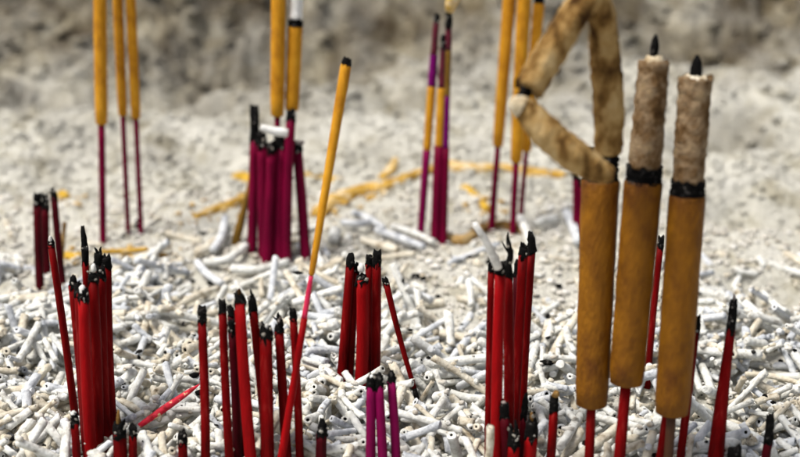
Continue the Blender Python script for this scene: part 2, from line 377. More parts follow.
burnt_stick('broad bright red stick with a ragged scorched tip in the centre bundle', (239, 290), (254, 486), 9.5, 11, 'bright', 'split', G, ash=(4, .5, 'ashtan', 3, .2))
burnt_stick('red stick with a long narrow black tip, the tallest right of the broad bright one', (251, 289), (268, 478), 7.5, 22, 'red', 'split', G)
burnt_stick('broad red stick with a charred forked tip in the middle of the centre bundle', (266, 321), (268, 484), 11, 16, 'red', 'split', G, ash=(8, .4, 'ashwhite', 3, .4))
burnt_stick('red stick with grey ash caught on its thin charred tip, right of the forked one', (278, 312), (288, 474), 8, 19, 'red', 'curl', G, ash=(10, .55, 'ashgrey', 3, .6))
burnt_stick('slim red stick on the right edge of the centre bundle', (293, 310), (300, 476), 6.6, 8, 'red', 'blunt', G)
burnt_stick('short dark crimson stub standing alone between the centre bundle and the magenta trio', (322, 420), (321, 480), 9, 14, 'crimson', 'point')
# slim golden stick crossing the centre bundle
r_, b_, P_ = segmented('slim golden stick leaning right, with its pink and red foot in the centre bundle', 'golden_incense_stick', (347, 59), (276, 490), [
    (58, 65, 10, 10.5, 'char', 'burnt_tip', 'tip'), (64, 276, 11.5, 6.5, 'gold', 'coating', 'coat'), (276, 318, 4.6, 6, 'pink', 'handle_top', 'rod'), (318, 515, 6.8, 8.8, 'bright', 'handle', 'rod')], topdY=.012, endtip='stub')
G = 'red incense sticks of the bundle right of the centre'
burnt_stick('red stick on the left edge of the small bundle behind the magenta trio', (351, 257), (341, 386), 7.5, 8, 'red', 'blunt', G, dY=0)
burnt_stick('red stick second from the left in the small bundle behind the magenta trio', (356, 264), (349, 383), 7, 7, 'red', 'point', G)
burnt_stick('bright red stick with the lowest tip in the small bundle behind the magenta trio', (362, 273), (359, 394), 10, 6, 'bright', 'split', G, ash=(-3, .8, 'ashwhite', 2.2, -.4))
burnt_stick('dark slim red stick second from the right in the small bundle behind the magenta trio', (369, 256), (367, 385), 6, 8, 'red', 'blunt', G)
burnt_stick('red stick on the right edge of the small bundle behind the magenta trio', (377, 252), (375, 389), 7.5, 10, 'red', 'blunt', G)
burnt_stick('thin red stick leaning away right of the small bundle, its lower end charred', (385, 279), (418, 402), 5.5, 4, 'red', 'blunt', wb=5, foot=14)
G = 'magenta sticks of the front trio'
burnt_stick('magenta stick on the left of the front trio', (371, 377), (370, 482), 8, 8, 'magenta', 'blunt', G, ash=(0, .6, 'ashwhite', 1.4, .4), name='magenta_incense_stick')
burnt_stick('magenta stick in the middle of the front trio', (378.5, 376), (384, 482), 8, 9, 'magenta', 'blunt', G, name='magenta_incense_stick')
burnt_stick('magenta stick standing a little apart on the right of the front trio', (391, 371), (396, 478), 7.5, 10, 'magenta', 'point', G, name='magenta_incense_stick')
G = 'red incense sticks of the tall bundle by the thick incense'
burnt_stick('slim red stick at the left edge of the tall right bundle under the ash tube', (491, 263), (488, 462), 5.5, 8, 'red', 'blunt', G)
burnt_stick('broad bright red stick with a crusty black tip, second in the tall right bundle', (500, 264), (496, 484), 9.5, 9, 'bright', 'blunt', G)
burnt_stick('red stick with a long twisted black tip in the tall right bundle', (508, 232), (507, 474), 8.5, 44, 'red', 'curl', G)
burnt_stick('red stick with a pointed tip, second from the right in the tall right bundle', (524, 242), (512, 452), 8, 12, 'red', 'split', G)
burnt_stick('red stick with the largest black tip on the right edge of the tall right bundle', (532.5, 233), (521, 444), 7.5, 18, 'red', 'point', G)
burnt_stick('dark red back stick in the tall right bundle, its tip below the pointed pair', (518, 262), (513, 440), 7, 12, 'crimson', 'blunt', G)
G = 'short charred sticks at the foot of the tall right bundle'
burnt_stick('short crimson stub with a pale bead on its tip before the tall right bundle', (504, 404), (506, 482), 8, 13, 'crimson', 'blunt', G, ash=(-1, .7, 'ashgrey', 1.2, 0), dY=-.002)
burnt_stick('short dark stub with a narrow black tip, at the foot of the tall right bundle', (525, 394), (521, 474), 6, 22, 'crimson', 'point', G)
burnt_stick('thick red stub with a broken charred tip and beige splinter at the bundle foot', (532, 412), (530, 487), 11, 24, 'bright', 'split', G, ash=(9, .4, 'ashtan', 5, -.3))
burnt_stick('low red stub with a broad sooty tip in front of the tall right bundle', (514, 420), (513, 490), 10, 26, 'bright', 'split', G, ash=(14, .35, 'wood', 3, .2))
burnt_stick('short red stub with a tan ash knob, alone left of the thick incense', (555, 398), (547, 482), 7.6, 12, 'red', 'blunt', ash=(-3, 1.1, 'ashtan', 1.6, 0))
G = 'red sticks at the right'
burnt_stick('thin red stick seen in the gap between the middle and right thick incense', (661, 238), (648, 380), 6, 8, 'red', 'blunt', G)
burnt_stick('red stick with a black tip showing right of the rightmost thick incense', (697, 317), (677, 485), 7.5, 13, 'red', 'blunt', G, wb=8.5)
burnt_stick('slim red stick mostly hidden behind the rightmost thick incense, showing left of its foot', (676, 350), (655, 492), 7.5, 10, 'red', 'blunt', G)
burnt_stick('tall red stick that widens downward, standing alone at the right, grey splintered tip', (734, 301), (713, 490), 7.5, 27, 'red', 'blunt', G, wb=19, ash=(-1, .4, 'ashgrey', 5, -.5))
burnt_stick('dark slim stub leaning right near the lower right corner', (771, 416), (763, 490), 7.5, 22, 'crimson', 'blunt', G)
burnt_stick('broad black stub tip just showing at the bottom edge beside the widening red stick', (734, 447), (733, 500), 12, 14, 'crimson', 'blunt', G)

# far golden sticks
G = 'golden incense sticks standing at the back left'
for lab, tx, jx, jy, bx, by, wc, wh in [('golden stick on a maroon foot, left and thickest of the back left three', 100, 101, 125, 103, 238, 13.5, 7),
        ('golden stick on a thin maroon foot, middle of the back left three', 116, 122, 116, 128, 230, 10.5, 5.2),
        ('golden stick on a thin maroon foot, right of the back left three', 129, 134, 119, 141, 231, 10.5, 5.2)]:
    segmented(lab, 'golden_incense_stick', (tx-1, -60), (bx, by), [(-60, jy, wc, wc*.93, 'gold', 'coating', 'coat'), (jy, by+22, wh, wh, 'maroon', 'handle', 'rod')], G)
G = 'golden incense sticks rising from the maroon bundle'
segmented('tall golden stick rising out of the maroon bundle, left of the pair', 'golden_incense_stick', (279, -60), (276, 250), [(-60, 117, 15, 14, 'gold', 'coating', 'coat'), (117, 275, 6, 6, 'maroon', 'handle', 'rod')], G)
segmented('golden stick with white ash top and black ring over the maroon bundle', 'golden_incense_stick', (299, -60), (286, 248), [
    (-60, 20, 13, 14, 'ashwhite', 'ash_column', 'rough'), (19, 26, 15, 15.5, 'char', 'burnt_ring', 'rough'), (26, 111, 15, 14, 'gold', 'coating', 'coat'), (111, 270, 7, 7, 'maroon', 'handle', 'rod')], G)
G = 'maroon incense sticks of the back bundle'
for lab, t, b, w_, ch, st in [('maroon stick with the tallest black tip, left edge of the back maroon bundle', (255, 108), (252, 252), 8, 32, 'blunt'),
        ('maroon stick second from the left in the back maroon bundle', (262, 134), (264, 255), 8.5, 10, 'blunt'),
        ('maroon stick under the white ash piece in the back maroon bundle', (272, 140), (266, 258), 9, 9, 'split'),
        ('broad maroon stick with the widest black tip in the back maroon bundle', (281, 135), (279, 256), 10.5, 12, 'blunt'),
        ('maroon stick right of the widest tip, tip reaching up between the golden pair', (291, 112), (287, 259), 8, 7, 'blunt'),
        ('maroon stick on the right edge of the back maroon bundle, crumb on its tip', (297, 144), (305, 255), 8.5, 6, 'blunt')]:
    burnt_stick(lab, t, b, w_, ch, 'maroon' if w_ != 8 else 'maroon', st, G, name='maroon_incense_stick', ash=(0, .7, 'ashgrey', 1.2, 2.5) if 'crumb' in lab else None)

G = 'partly burnt sticks of the back centre group'
segmented('stick with a black top, violet band and gold middle, left of the back centre three', 'banded_incense_stick', (437, 14), (421, 232), [
    (14, 22, 5, 6, 'char', 'burnt_tip', 'tip'), (22, 55, 6.5, 7, 'darkmaroon', 'scorched_core', 'rod'), (55, 86, 8, 9, 'violet', 'paper_band', 'rough'), (86, 152, 8.5, 8, 'gold', 'coating', 'coat'), (150, 255, 8, 7, 'magenta', 'handle', 'rod')], G, endtip='blunt')
segmented('stick with the lowest black tip and olive middle, centre of the back centre three', 'banded_incense_stick', (444, 36), (435, 237), [
    (36, 48, 6, 6.5, 'char', 'burnt_tip', 'tip'), (48, 88, 7, 7.5, 'darkmaroon', 'scorched_core', 'rod'), (88, 148, 8.5, 8.5, 'gold', 'coating', 'coat'), (146, 260, 10, 9, 'maroon', 'handle', 'rod')], G, endtip='blunt')
r3, b3, P3 = segmented('tallest stick of the back centre three, tan ash bending off its black tip', 'banded_incense_stick', (449, 10), (443, 237), [
    (10, 24, 6, 7, 'char', 'burnt_tip', 'tip'), (24, 50, 6.5, 7, 'darkmaroon', 'scorched_core', 'rod'), (50, 97, 7, 7, 'olive', 'coating', 'coat'), (95, 150, 6.5, 6.5, 'violet', 'paper_band', 'rod'), (148, 260, 8, 8, 'maroon', 'handle', 'rod')], G, endtip='blunt')
mb = MB(); q = P3(12); s = pxsize(q); mb.tube([q+Vector((dx*s, 0, dz*s)) for dx, dz in [(0, 0), (2, 8), (6, 20), (11, 34), (16, 50)]], [4*s, 6*s, 7*s, 7*s, 6*s], 16, rough=.08)
mb.build('ash_column', M['ochre'], r3, b3)
G = 'golden incense sticks at the back right'
segmented('golden stick leaning right, left of the back right three', 'golden_incense_stick', (514, -60), (492, 219), [(-60, 147, 14, 11, 'gold', 'coating', 'coat'), (147, 240, 5.5, 7.5, 'maroon', 'handle', 'rod')], G)
segmented('broad golden stick in the middle of the back right three, in front of the others', 'golden_incense_stick', (527, -60), (513, 226), [(-60, 163, 15, 12, 'gold', 'coating', 'coat'), (163, 245, 6.5, 6.5, 'maroon', 'handle', 'rod')], G)
segmented('golden stick with a black upper end, right of the back right three', 'golden_incense_stick', (540, -8), (521, 213), [(-8, 3, 10, 11, 'char', 'burnt_tip', 'rough'), (3, 152, 11.5, 10, 'gold', 'coating', 'coat'), (152, 235, 5, 5, 'maroon', 'handle', 'rod')], G)
G = 'maroon sticks behind the thick incense'
burnt_stick('short maroon stick behind the thick incense, left of the two', (576, 172), (575, 223), 6, 5, 'maroon', 'blunt', G, name='maroon_incense_stick')
burnt_stick('short maroon stick behind the thick incense, right of the two', (583, 180), (581, 224), 6, 5, 'maroon', 'blunt', G, name='maroon_incense_stick')

# ------------------------------------------------------------------ the three thick incense sticks
G = 'thick ochre incense sticks at the right'
rA, bA, PA = segmented('leftmost thick ochre incense, its tall ash column curling over and down to the left', 'thick_incense', (608, -10), (588, 492), [
    (152, 184, 34, 36, 'char', 'burnt_ring', 'rough'), (178, 407, 38.5, 33, 'bronze', 'coating', 'coat'), (404, 520, 9.5, 10, 'red', 'handle', 'rod')], G)
def curl(pix, Yp, widths, mat, name, parent, org, rough=.05, seg=28, jag=.0, sub=8):
    n = len(pix); pts = []; rad = []
    def cr(a, b, c, d, t): return .5*((2*b)+(-a+c)*t+(2*a-5*b+4*c-d)*t*t+(-a+3*b-3*c+d)*t**3)
    for i in range(n-1):
        for k in range(sub+(1 if i == n-2 else 0)):
            t = k/sub; g = lambda j: pix[max(0, min(n-1, j))]
            x = cr(g(i-1)[0], g(i)[0], g(i+1)[0], g(i+2)[0], t); y = cr(g(i-1)[1], g(i)[1], g(i+1)[1], g(i+2)[1], t); wv = widths[i]+(widths[i+1]-widths[i])*t
            yy = Yp[i]+(Yp[i+1]-Yp[i])*t
            p = on_plane(x, y, yy); pts.append(p); rad.append(wv/2*pxsize(p)*(1+random.uniform(-.05, .05)))
    mb = MB(); mb.tube(pts, rad, seg, rough=rough, jag=jag*rad[-1]); return mb.build(name, M[mat], parent, org), pts, rad
yA = bA.y
curl([(608, 152), (609, 120), (607, 80), (604, 45), (602, 18), (592, -4), (576, 12), (561, 36), (545, 62), (529, 88)], [yA]*4+[yA-.001, yA-.003, yA-.005, yA-.007, yA-.008, yA-.01], [28, 31, 32, 31, 28, 28, 31, 31, 33, 31], 'ashtan', 'ash_column', rA, bA, jag=.5)
curl([(529, 84), (523, 96), (516, 103)], [yA-.009]*3, [15, 12, 13], 'char', 'burnt_core', rA, bA, seg=12, rough=.2)
curl([(512, 103), (524, 108), (545, 131), (571, 153), (597, 170), (613, 175)], [yA-.012, yA-.012, yA-.013, yA-.014, yA-.014, yA-.014], [11, 24, 33, 34, 27, 14], 'ashtan', 'fallen_ash', rA, bA, jag=.3)
curl([(510, 101), (514, 103), (521, 107)], [yA-.0125]*3, [8, 17, 24], 'ashcream', 'ash_crust', rA, bA, seg=16, rough=.15)
rB, bB, PB = segmented('middle thick ochre incense with a straight brown ash top and black core point', 'thick_incense', (656, 36), (616, 500), [
    (167, 184, 35, 37, 'char', 'burnt_ring', 'rough'), (180, 385, 39, 35, 'bronze', 'coating', 'coat'), (382, 525, 11, 12.5, 'red', 'handle', 'rod'),
    (62, 170, 31, 33, 'ashmix', 'ash_column', 'rough')], G)
def core(P, root, org, y0, y1, w, yc, wc, dx=0):
    mb = MB(); a = P(y1); b = P(y0); s = pxsize(b); mb.tube([a, a.lerp(b, .5), a.lerp(b, .8), b], [w/2*s, w*.55*s, w*.4*s, w*.12*s], 10, rough=.25); mb.build('burnt_core', M['char'], root, org)
    mb = MB(); c = P(yc+10); d = P(yc-6); mb.tube([c, c.lerp(d, .6), d], [wc/2*s, wc*.45*s, wc*.3*s], 16, rough=.2, jag=3*s); mb.build('ash_rim', M['ashcream'], root, org)
core(PB, rB, bB, 34, 60, 8, 62, 24)
rC, bC, PC = segmented('rightmost thick ochre incense on bare bamboo, its grey ash top holding a black core', 'thick_incense', (697, 58), (665, 505), [
    (182, 198, 34, 35, 'char', 'burnt_ring', 'rough'), (194, 415, 37, 35, 'bronze', 'coating', 'coat'), (412, 530, 9.5, 10, 'wood', 'handle', 'rod'),
    (78, 184, 34, 32, 'ashmix', 'ash_column', 'rough')], G)
core(PC, rC, bC, 55, 84, 12, 82, 33)

# ------------------------------------------------------------------ pieces of ash and bamboo one can point at
def piece(label, name, cat, pix, widths, mat, lift=.004, zs=None, ends=True, group=None, hole=False, **kw):
    """a curved length of ash lying on (or rising from) the bed"""
    pts0 = []
    for i, (x, y) in enumerate(pix):
        z = zs[i] if zs else None
        p = on_ground(x, y, .003)
        if z is None:
            hh = float(ground_h(np.array([p.x]), np.array([p.y]))[0]); p = on_ground(x, y, hh+lift)
        else: p = on_ground(x, y, z)
        pts0.append(p)
    pts = []; rad = []; n = len(pts0)
    def cr(a, b, c, d, t): return .5*((2*b)+(-a+c)*t+(2*a-5*b+4*c-d)*t*t+(-a+3*b-3*c+d)*t**3)
    for i in range(n-1):
        for k in range(5+(1 if i == n-2 else 0)):
            t = k/5; g = lambda j: pts0[max(0, min(n-1, j))]
            p = cr(g(i-1), g(i), g(i+1), g(i+2), t); pts.append(p); rad.append((widths[i]+(widths[i+1]-widths[i])*t)/2*pxsize(p)*(1+random.uniform(-.05, .05)))
    for p in pts: KEEP.append((p.x, p.y, rad[0]*.8, p.z))
    if mat in ('ochre', 'yellowash'): GOLD.extend((p.x, p.y) for p in pts)
    if hole:    # hollow end at the last point
        d = (pts[-1]-pts[-2]).normalized(); e = pts[-1]; r = rad[-1]
        pts += [e+d*r*.05, e, e-d*r*1.6]; rad += [r*.8, r*.5, r*.42]
    mb = MB(); mb.tube(pts, rad, 16, rough=kw.get('rough', .08)); c = pts[0].copy(); ob = mb.build(name, M[mat], None, c); tag(ob, label, cat, group)
    if hole:
        m2 = MB(); m2.tube([e-d*r*1.5, e-d*r*.25], [r*.47, r*.47], 10, rough=.2); o2 = m2.build('charred_bore', M['char'], None, c); o2.location = (0, 0, 0); o2.parent = ob
    return ob
# ash tube leaning on the tall right bundle
b, t, P = frame_line((500, 268), (492, 462)); yy = b.y-.003
def standing_tube(label, name, cat, pa, pb, Yp, w0, w1, mat, hollow=True):
    a = on_plane(pa[0], pa[1], Yp); e = on_plane(pb[0], pb[1], Yp-.002); d = (e-a).normalized(); n = 8; pts = []; rad = []
    for i in range(n):
        f = i/(n-1); p = a.lerp(e, f)+Vector((math.sin(f*3)*.0006, 0, 0)); pts.append(p); rad.append((w0+(w1-w0)*f)/2*pxsize(p)*(1+random.uniform(-.05, .05)))
    r = rad[-1]; pts += [e+d*r*.05, e-d*r*.1, e-d*r*2]; rad += [r*.85, r*.55, r*.5]
    mb = MB(); mb.tube(pts, rad, 16, rough=.07, cap1=False); ob = mb.build(name, M[mat], None, a); tag(ob, label, cat)
    m2 = MB(); m2.tube([e-d*r*1.9, e-d*r*.5], [r*.52, r*.5], 12, rough=.1); o2 = m2.build('charred_bore', M['char'], None, a); o2.location = (0, 0, 0); o2.parent = ob
    return ob
standing_tube('hollow grey ash tube leaning left from the tips of the tall right bundle', 'ash_tube', 'ash tube', (498, 268), (474, 224), yy, 9, 6.5, 'ashwhite')
standing_tube('pale hollow ash tube standing at the bottom in front of the tall right bundle', 'ash_tube', 'ash tube', (483, 482), (490, 427), on_ground(484, 486).y, 7.5, 8.5, 'stub_cream')
piece('white ash piece lying across the tips of the back maroon bundle', 'ash_piece', 'ash piece', [(261, 127), (274, 131), (288, 133)], [6, 9, 8], 'ashwhite', zs=[on_plane(261, 127, on_ground(268, 258).y-.001).z, on_plane(274, 131, on_ground(268, 258).y-.001).z, on_plane(288, 133, on_ground(268, 258).y-.001).z])
# pink sliver
def sliver():
    zc = [.007, .011, .017]; P0 = [on_ground(139, 426, zc[0]), on_ground(170, 405, zc[1]), on_ground(200, 384, zc[2])]
    mb = MB(); pts = []; rad = []
    for i in range(9):
        f = i/8; p = (P0[0]*(1-f)**2+P0[1]*(2*f*(1-f))+P0[2]*f*f); pts.append(p); rad.append(pxsize(p)*(2.6+2.0*math.sin(min(1, f*1.25)*math.pi)*.6 if f < .8 else 3.4*(1-f)*4+.4)*1.0)
    for p in pts: KEEP.append((p.x, p.y, .0012, p.z))
    mb.tube(pts, rad, 10, rough=.1); return mb.build('bamboo_sliver', M['sliver'], None, P0[0])
M['sliver'] = mottled('pink red flaking bamboo', [(0.3, 0.004, 0.011), (0.55, 0.01, 0.033), (0.62, 0.02, 0.0495), (0.85, 0.6, 0.341)], 420, .6, .0002, 900, spec=.3, pos=[.35, .46, .57, .62])
tag(sliver(), 'pink red bamboo sliver with white flecks, lying between the left and centre bundles', 'bamboo sliver')
o = piece('tiny bright red splinter lying right of the centre bundle', 'bamboo_sliver', 'bamboo sliver', [(298, 375), (306, 374.5), (312, 376)], [6, 5, 1.5], 'bright', lift=.005)
# ochre curls
G = 'ochre lengths of fallen incense across the middle of the bed'
for lab, pix, wd, mt in [
    ('ochre crust on the ash at the left of the back maroon bundle', [(194, 219), (212, 213), (236, 204), (247, 196)], [6, 9, 9, 5], 'ochre'),
    ('bright yellow crumb of incense just left of the back maroon bundle', [(232, 179), (243, 179), (254, 182)], [6, 10, 7], 'yellowash'),
    ('thin yellow length of incense showing between the maroon bundle and the slim golden stick', [(303, 178), (322, 180), (342, 181)], [8, 8, 4], 'yellowash'),
    ('ochre length of ash curving right of the slim golden stick', [(318, 217), (330, 206), (352, 196), (378, 188)], [12, 13, 12, 10], 'ochre'),
    ('ochre length of ash climbing toward the back centre sticks', [(372, 192), (392, 186), (412, 178), (428, 172), (445, 167)], [10, 10, 9, 8, 7], 'ochre'),
    ('short ochre twig of ash rising behind the climbing length', [(382, 180), (391, 171), (396, 160)], [7, 8, 4], 'ochre'),
    ('long ochre length of ash lying behind the back right golden sticks', [(447, 166), (475, 170), (505, 171), (535, 175), (566, 178)], [8, 10, 9, 10, 9], 'ochre'),
    ('yellowish ash twig lying between the back centre and back right sticks', [(463, 188), (476, 198), (487, 210)], [7, 8, 6], 'yellowash'),
    ('beige curved ash length looping before the back centre sticks', [(448, 238), (466, 240), (484, 228), (505, 226), (528, 232)], [7, 8, 8, 8, 7], 'ashtan'),
    ('small ochre ash knob beyond the right thick incense', [(645, 128), (650, 126), (656, 127)], [7, 9, 6], 'ochre'),
    ('orange brown crumb beside the far left crimson sticks', [(59, 196), (63, 196), (68, 197)], [6, 8, 5], 'yellowash'),
    ('mustard coloured ash piece behind the left bundle', [(64, 256), (73, 258), (82, 257)], [7, 8, 7], 'yellowash'),
]:
    piece(lab, 'ochre_ash_length', 'ash length', pix, [w_*1.4 for w_ in wd], mt, lift=-.0005, group=G, rough=.42)
b = on_ground(237, 243); segm = None
def leaner(label, name, pa, pb, w0, w1, mat, cat='incense stick'):
    bb = on_ground(*pb); Yp = bb.y; t = on_plane(pa[0], pa[1], Yp+.004); pts = [bb+(t-bb)*f for f in (-.08, .2, .45, .7, 1)]
    mb = MB(); mb.tube(pts, [w/2*pxsize(bb) for w in (w1, w1*1.02, (w0+w1)/2, w0*1.02, w0)], 16, rough=.06); o = mb.build(name, M[mat], None, bb); tag(o, label, cat); BASES.append((bb.x, bb.y, w1/2*pxsize(bb)))
leaner('tan unburnt incense end leaning against the left of the back maroon bundle', 'incense_end', (252, 178), (236, 240), 6, 9, 'olive')
leaner('pale olive ash spike standing beside the far left crimson sticks', 'ash_spike', (65, 222), (60, 262), 4, 6.5, 'ashtan', 'ash piece')
G = 'large ash lengths in the middle of the bed'
for lab, pix, wd, mt, hl in [
    ('large pale length of ash lying diagonally behind the left bundle', [(128, 262), (150, 254), (170, 245)], [8, 8, 7], 'stub_cream', False),
    ('long thin pale ash length right of the left bundle, nearly level', [(100, 252), (125, 251), (148, 249)], [5, 6, 5], 'ochre', False),
    ('curved bluish ash length left of the foot of the back maroon bundle', [(213, 250), (222, 236), (225, 218)], [8, 9, 7], 'stub_blue', False),
    ('tan ash length lying lower left of the back maroon bundle', [(196, 254), (207, 248), (216, 240)], [9, 9, 8], 'stub_cream', False),
    ('white curved ash length before the left foot of the back maroon bundle', [(205, 262), (226, 260), (246, 246)], [8, 9, 8], 'stub_white', False),
    ('dark ended ash length crossing below the tan one near the back maroon bundle', [(197, 262), (207, 274), (222, 284)], [7, 8, 7], 'stub_blue', True),
    ('white ash length lying level below the back maroon bundle', [(232, 268), (258, 270), (288, 262)], [9, 9, 8], 'stub_white', False),
    ('round hollow ash end facing the camera right of the slim golden stick', [(336, 229), (334, 236), (333, 240)], [11, 12, 11], 'stub_white', True),
    ('pale ash length standing tilted just right of the slim golden stick', [(314, 250), (322, 265), (328, 280)], [7, 8, 8], 'stub_white', False),
    ('bluish ash length lying right of the hollow end, in a fan of lengths', [(342, 222), (358, 224), (374, 220)], [7, 8, 7], 'stub_blue', False),
    ('grey ash length in the fan, pointing to the back centre sticks', [(352, 212), (366, 217), (384, 228)], [6, 7, 6], 'stub_blue', False),
    ('long blue grey ash length running down toward the tall right bundle', [(376, 230), (400, 238), (424, 247)], [7, 8, 7], 'stub_blue', False),
    ('white ash length above the long blue grey one', [(392, 226), (412, 232), (434, 242)], [6, 7, 6], 'stub_white', False),
    ('cream ash length beside the long blue grey one', [(362, 240), (382, 246), (398, 250)], [7, 8, 7], 'stub_cream', False),
    ('bluish ash length lying diagonally left of the leftmost thick incense', [(566, 212), (573, 226), (578, 242)], [9, 10, 9], 'stub_blue', False),
    ('white hollow ash stub lying left of the bluish diagonal one by the thick incense', [(536, 224), (546, 220), (556, 218)], [9, 10, 9], 'stub_white', True),
    ('pale ash length standing behind the tips of the tall right bundle', [(520, 218), (526, 230), (530, 244)], [8, 9, 8], 'stub_white', False),
    ('long cream ash length lying level at the lower right', [(728, 404), (762, 394), (800, 388)], [6, 7, 6], 'stub_cream', False),
    ('long thin ash length pointing to the right edge of the picture', [(745, 374), (772, 376), (802, 384)], [5, 6, 5], 'stub_cream', False),
    ('thick white ash length slanting down right of the widening red stick', [(726, 424), (748, 434), (770, 446)], [9, 10, 9], 'stub_white', False),
    ('white ash length slanting up behind the rightmost thick incense', [(702, 366), (708, 380), (712, 396)], [8, 9, 8], 'stub_white', False),
    ('cream ash length lying left of the tall right bundle', [(452, 398), (464, 412), (478, 424)], [9, 9.5, 9], 'stub_cream', True),
    ('white ash length pointing at the foot of the tall right bundle', [(450, 393), (468, 398), (486, 399)], [8, 9, 9], 'stub_white', False),
    ('long cream ash length lying behind the centre bundle', [(175, 308), (196, 296), (218, 288)], [7, 7, 6], 'stub_cream', False),
    ('white ash length leaning out of the ash at the foot of the left bundle', [(96, 458), (102, 446), (105, 437)], [8, 8, 8], 'stub_cream', False),
    ('white ash length crossing over left of the thin leaning red stick', [(50, 398), (56, 386), (62, 374)], [8, 8, 7], 'stub_white', False),
]:
    piece(lab, 'ash_length', 'ash length', pix, wd, mt, lift=.0032 if pix[0][1] > 330 else .0022, group=G, hole=hl)

# ------------------------------------------------------------------ litter of ash stubs: dropped one by one on a height map
def make_stub(L, r, bendk, seg=11, nl=7, h0=.36, h1=.36):
    """a stub along x, centred; returns V, quads, quad material (0 ash, 1 char)"""
    prof = [(-.5*L+1.3*r, h0, 1), (-.5*L+.35*r, h0, 1), (-.5*L, h0+.13, 0), (-.5*L-.02*r, .84, 0)] if h0 else [(-.5*L-.05*r, .2, 0), (-.5*L-.15*r, .4, 0), (-.5*L-.1*r, .65, 0), (-.5*L-.02*r, .88, 0)]
    prof += [(-.5*L+.12*r, 1., 0)]+[(-.5*L+L*(i+.5)/nl, 1+random.uniform(-.09, .07), 0) for i in range(nl)]+[(.5*L-.12*r, 1., 0)]
    prof += [(.5*L+.02*r, .84, 0), (.5*L, h1+.13, 0), (.5*L-.35*r, h1, 1), (.5*L-1.3*r, h1, 1)] if h1 else [(.5*L+.02*r, .88, 0), (.5*L+.12*r, .62, 0), (.5*L+.2*r, .4, 0), (.5*L+.1*r, .2, 0)]
    V = []; ph = random.random()*6.28; ov = random.uniform(.82, 1)
    tl = random.uniform(-.5, .5); tr = random.uniform(-.5, .5)
    for i, (x, s, m) in enumerate(prof):
        for k in range(seg):
            a = 2*math.pi*k/seg; rr = r*s*(1+random.uniform(-.10, .10))
            f = x/L; cy = bendk*L*(f*f-.08)
            xx = x
            if i < 5: xx += r*tl*math.cos(a)*s+random.uniform(-.18, .12)*r*(m == 0)
            if i >= len(prof)-5: xx += r*tr*math.cos(a)*s+random.uniform(-.12, .18)*r*(m == 0)
            V.append((xx, cy+rr*math.cos(a), rr*math.sin(a+ph*0)*ov))
    n = len(prof); Q = []; MI = []; E0 = int(bool(h0)); E1 = int(bool(h1))
    for i in range(n-1):
        for k in range(seg):
            a = i*seg+k; b_ = i*seg+(k+1) % seg; Q.append((a, a+seg, b_+seg, b_)); MI.append(1 if ((h0 and i < 2) or (h1 and i >= n-3)) else 0)
    T = []; c0 = len(V); V.append((prof[0][0], bendk*L*.17, 0)); V.append((prof[-1][0], bendk*L*.17, 0))
    for k in range(seg):
        T.append((c0, k, (k+1) % seg)); q = (n-1)*seg; T.append((c0+1, q+(k+1) % seg, q+k))
    return np.array(V), np.array(Q), np.array(T), np.array(MI), np.array([E0, E1]*seg)
PROTO = []
for i in range(24):
    r = 1.0; L = [3, 3.6, 4.4, 5.2, 5.8, 6.6, 7.2, 7.8, 8.4, 9, 9.6, 10.2, 11, 11.8, 12.5, 13.5, 15, 16.5, 18, 21, 7, 9, 6, 2.6][i]
    PROTO.append((L, make_stub(L, r, random.choice([0, .02, .03, -.04, .05, .1, .16]), h0=random.choice([0, 0, .2, .32]), h1=random.choice([0, 0, 0, .26]))))
cell = .0006; x0g, x1g, y0g, y1g = -.215, .215, -.175, .07
gxs = np.arange(x0g, x1g, cell); gys = np.arange(y0g, y1g, cell)
HX, HY = np.meshgrid(gxs, gys, indexing='ij'); H = ground_h(HX, HY); OWN = np.full(H.shape, -1, int)
def density(x, y):
    # row in the photo for this ground point
    q = Vector((x, y, 0))-CAM; py = 228.5-FPX*q.dot(UP)/q.dot(FWD); px = 400+FPX*q.x/q.dot(FWD)
    d = min(1, max(0, (py-215)/175))**2.1
    if px > 560 and py < 330: d *= .35
    if 430 < px < 600 and 255 < py < 340: d *= .3
    if 400 < px < 500 and py < 300: d *= .5
    n = float(vnoise(np.array([x*38]), np.array([y*38]))[0])
    return min(1, d*(.12+1.9*n*n)), py, px
stubs = []
tries = 0
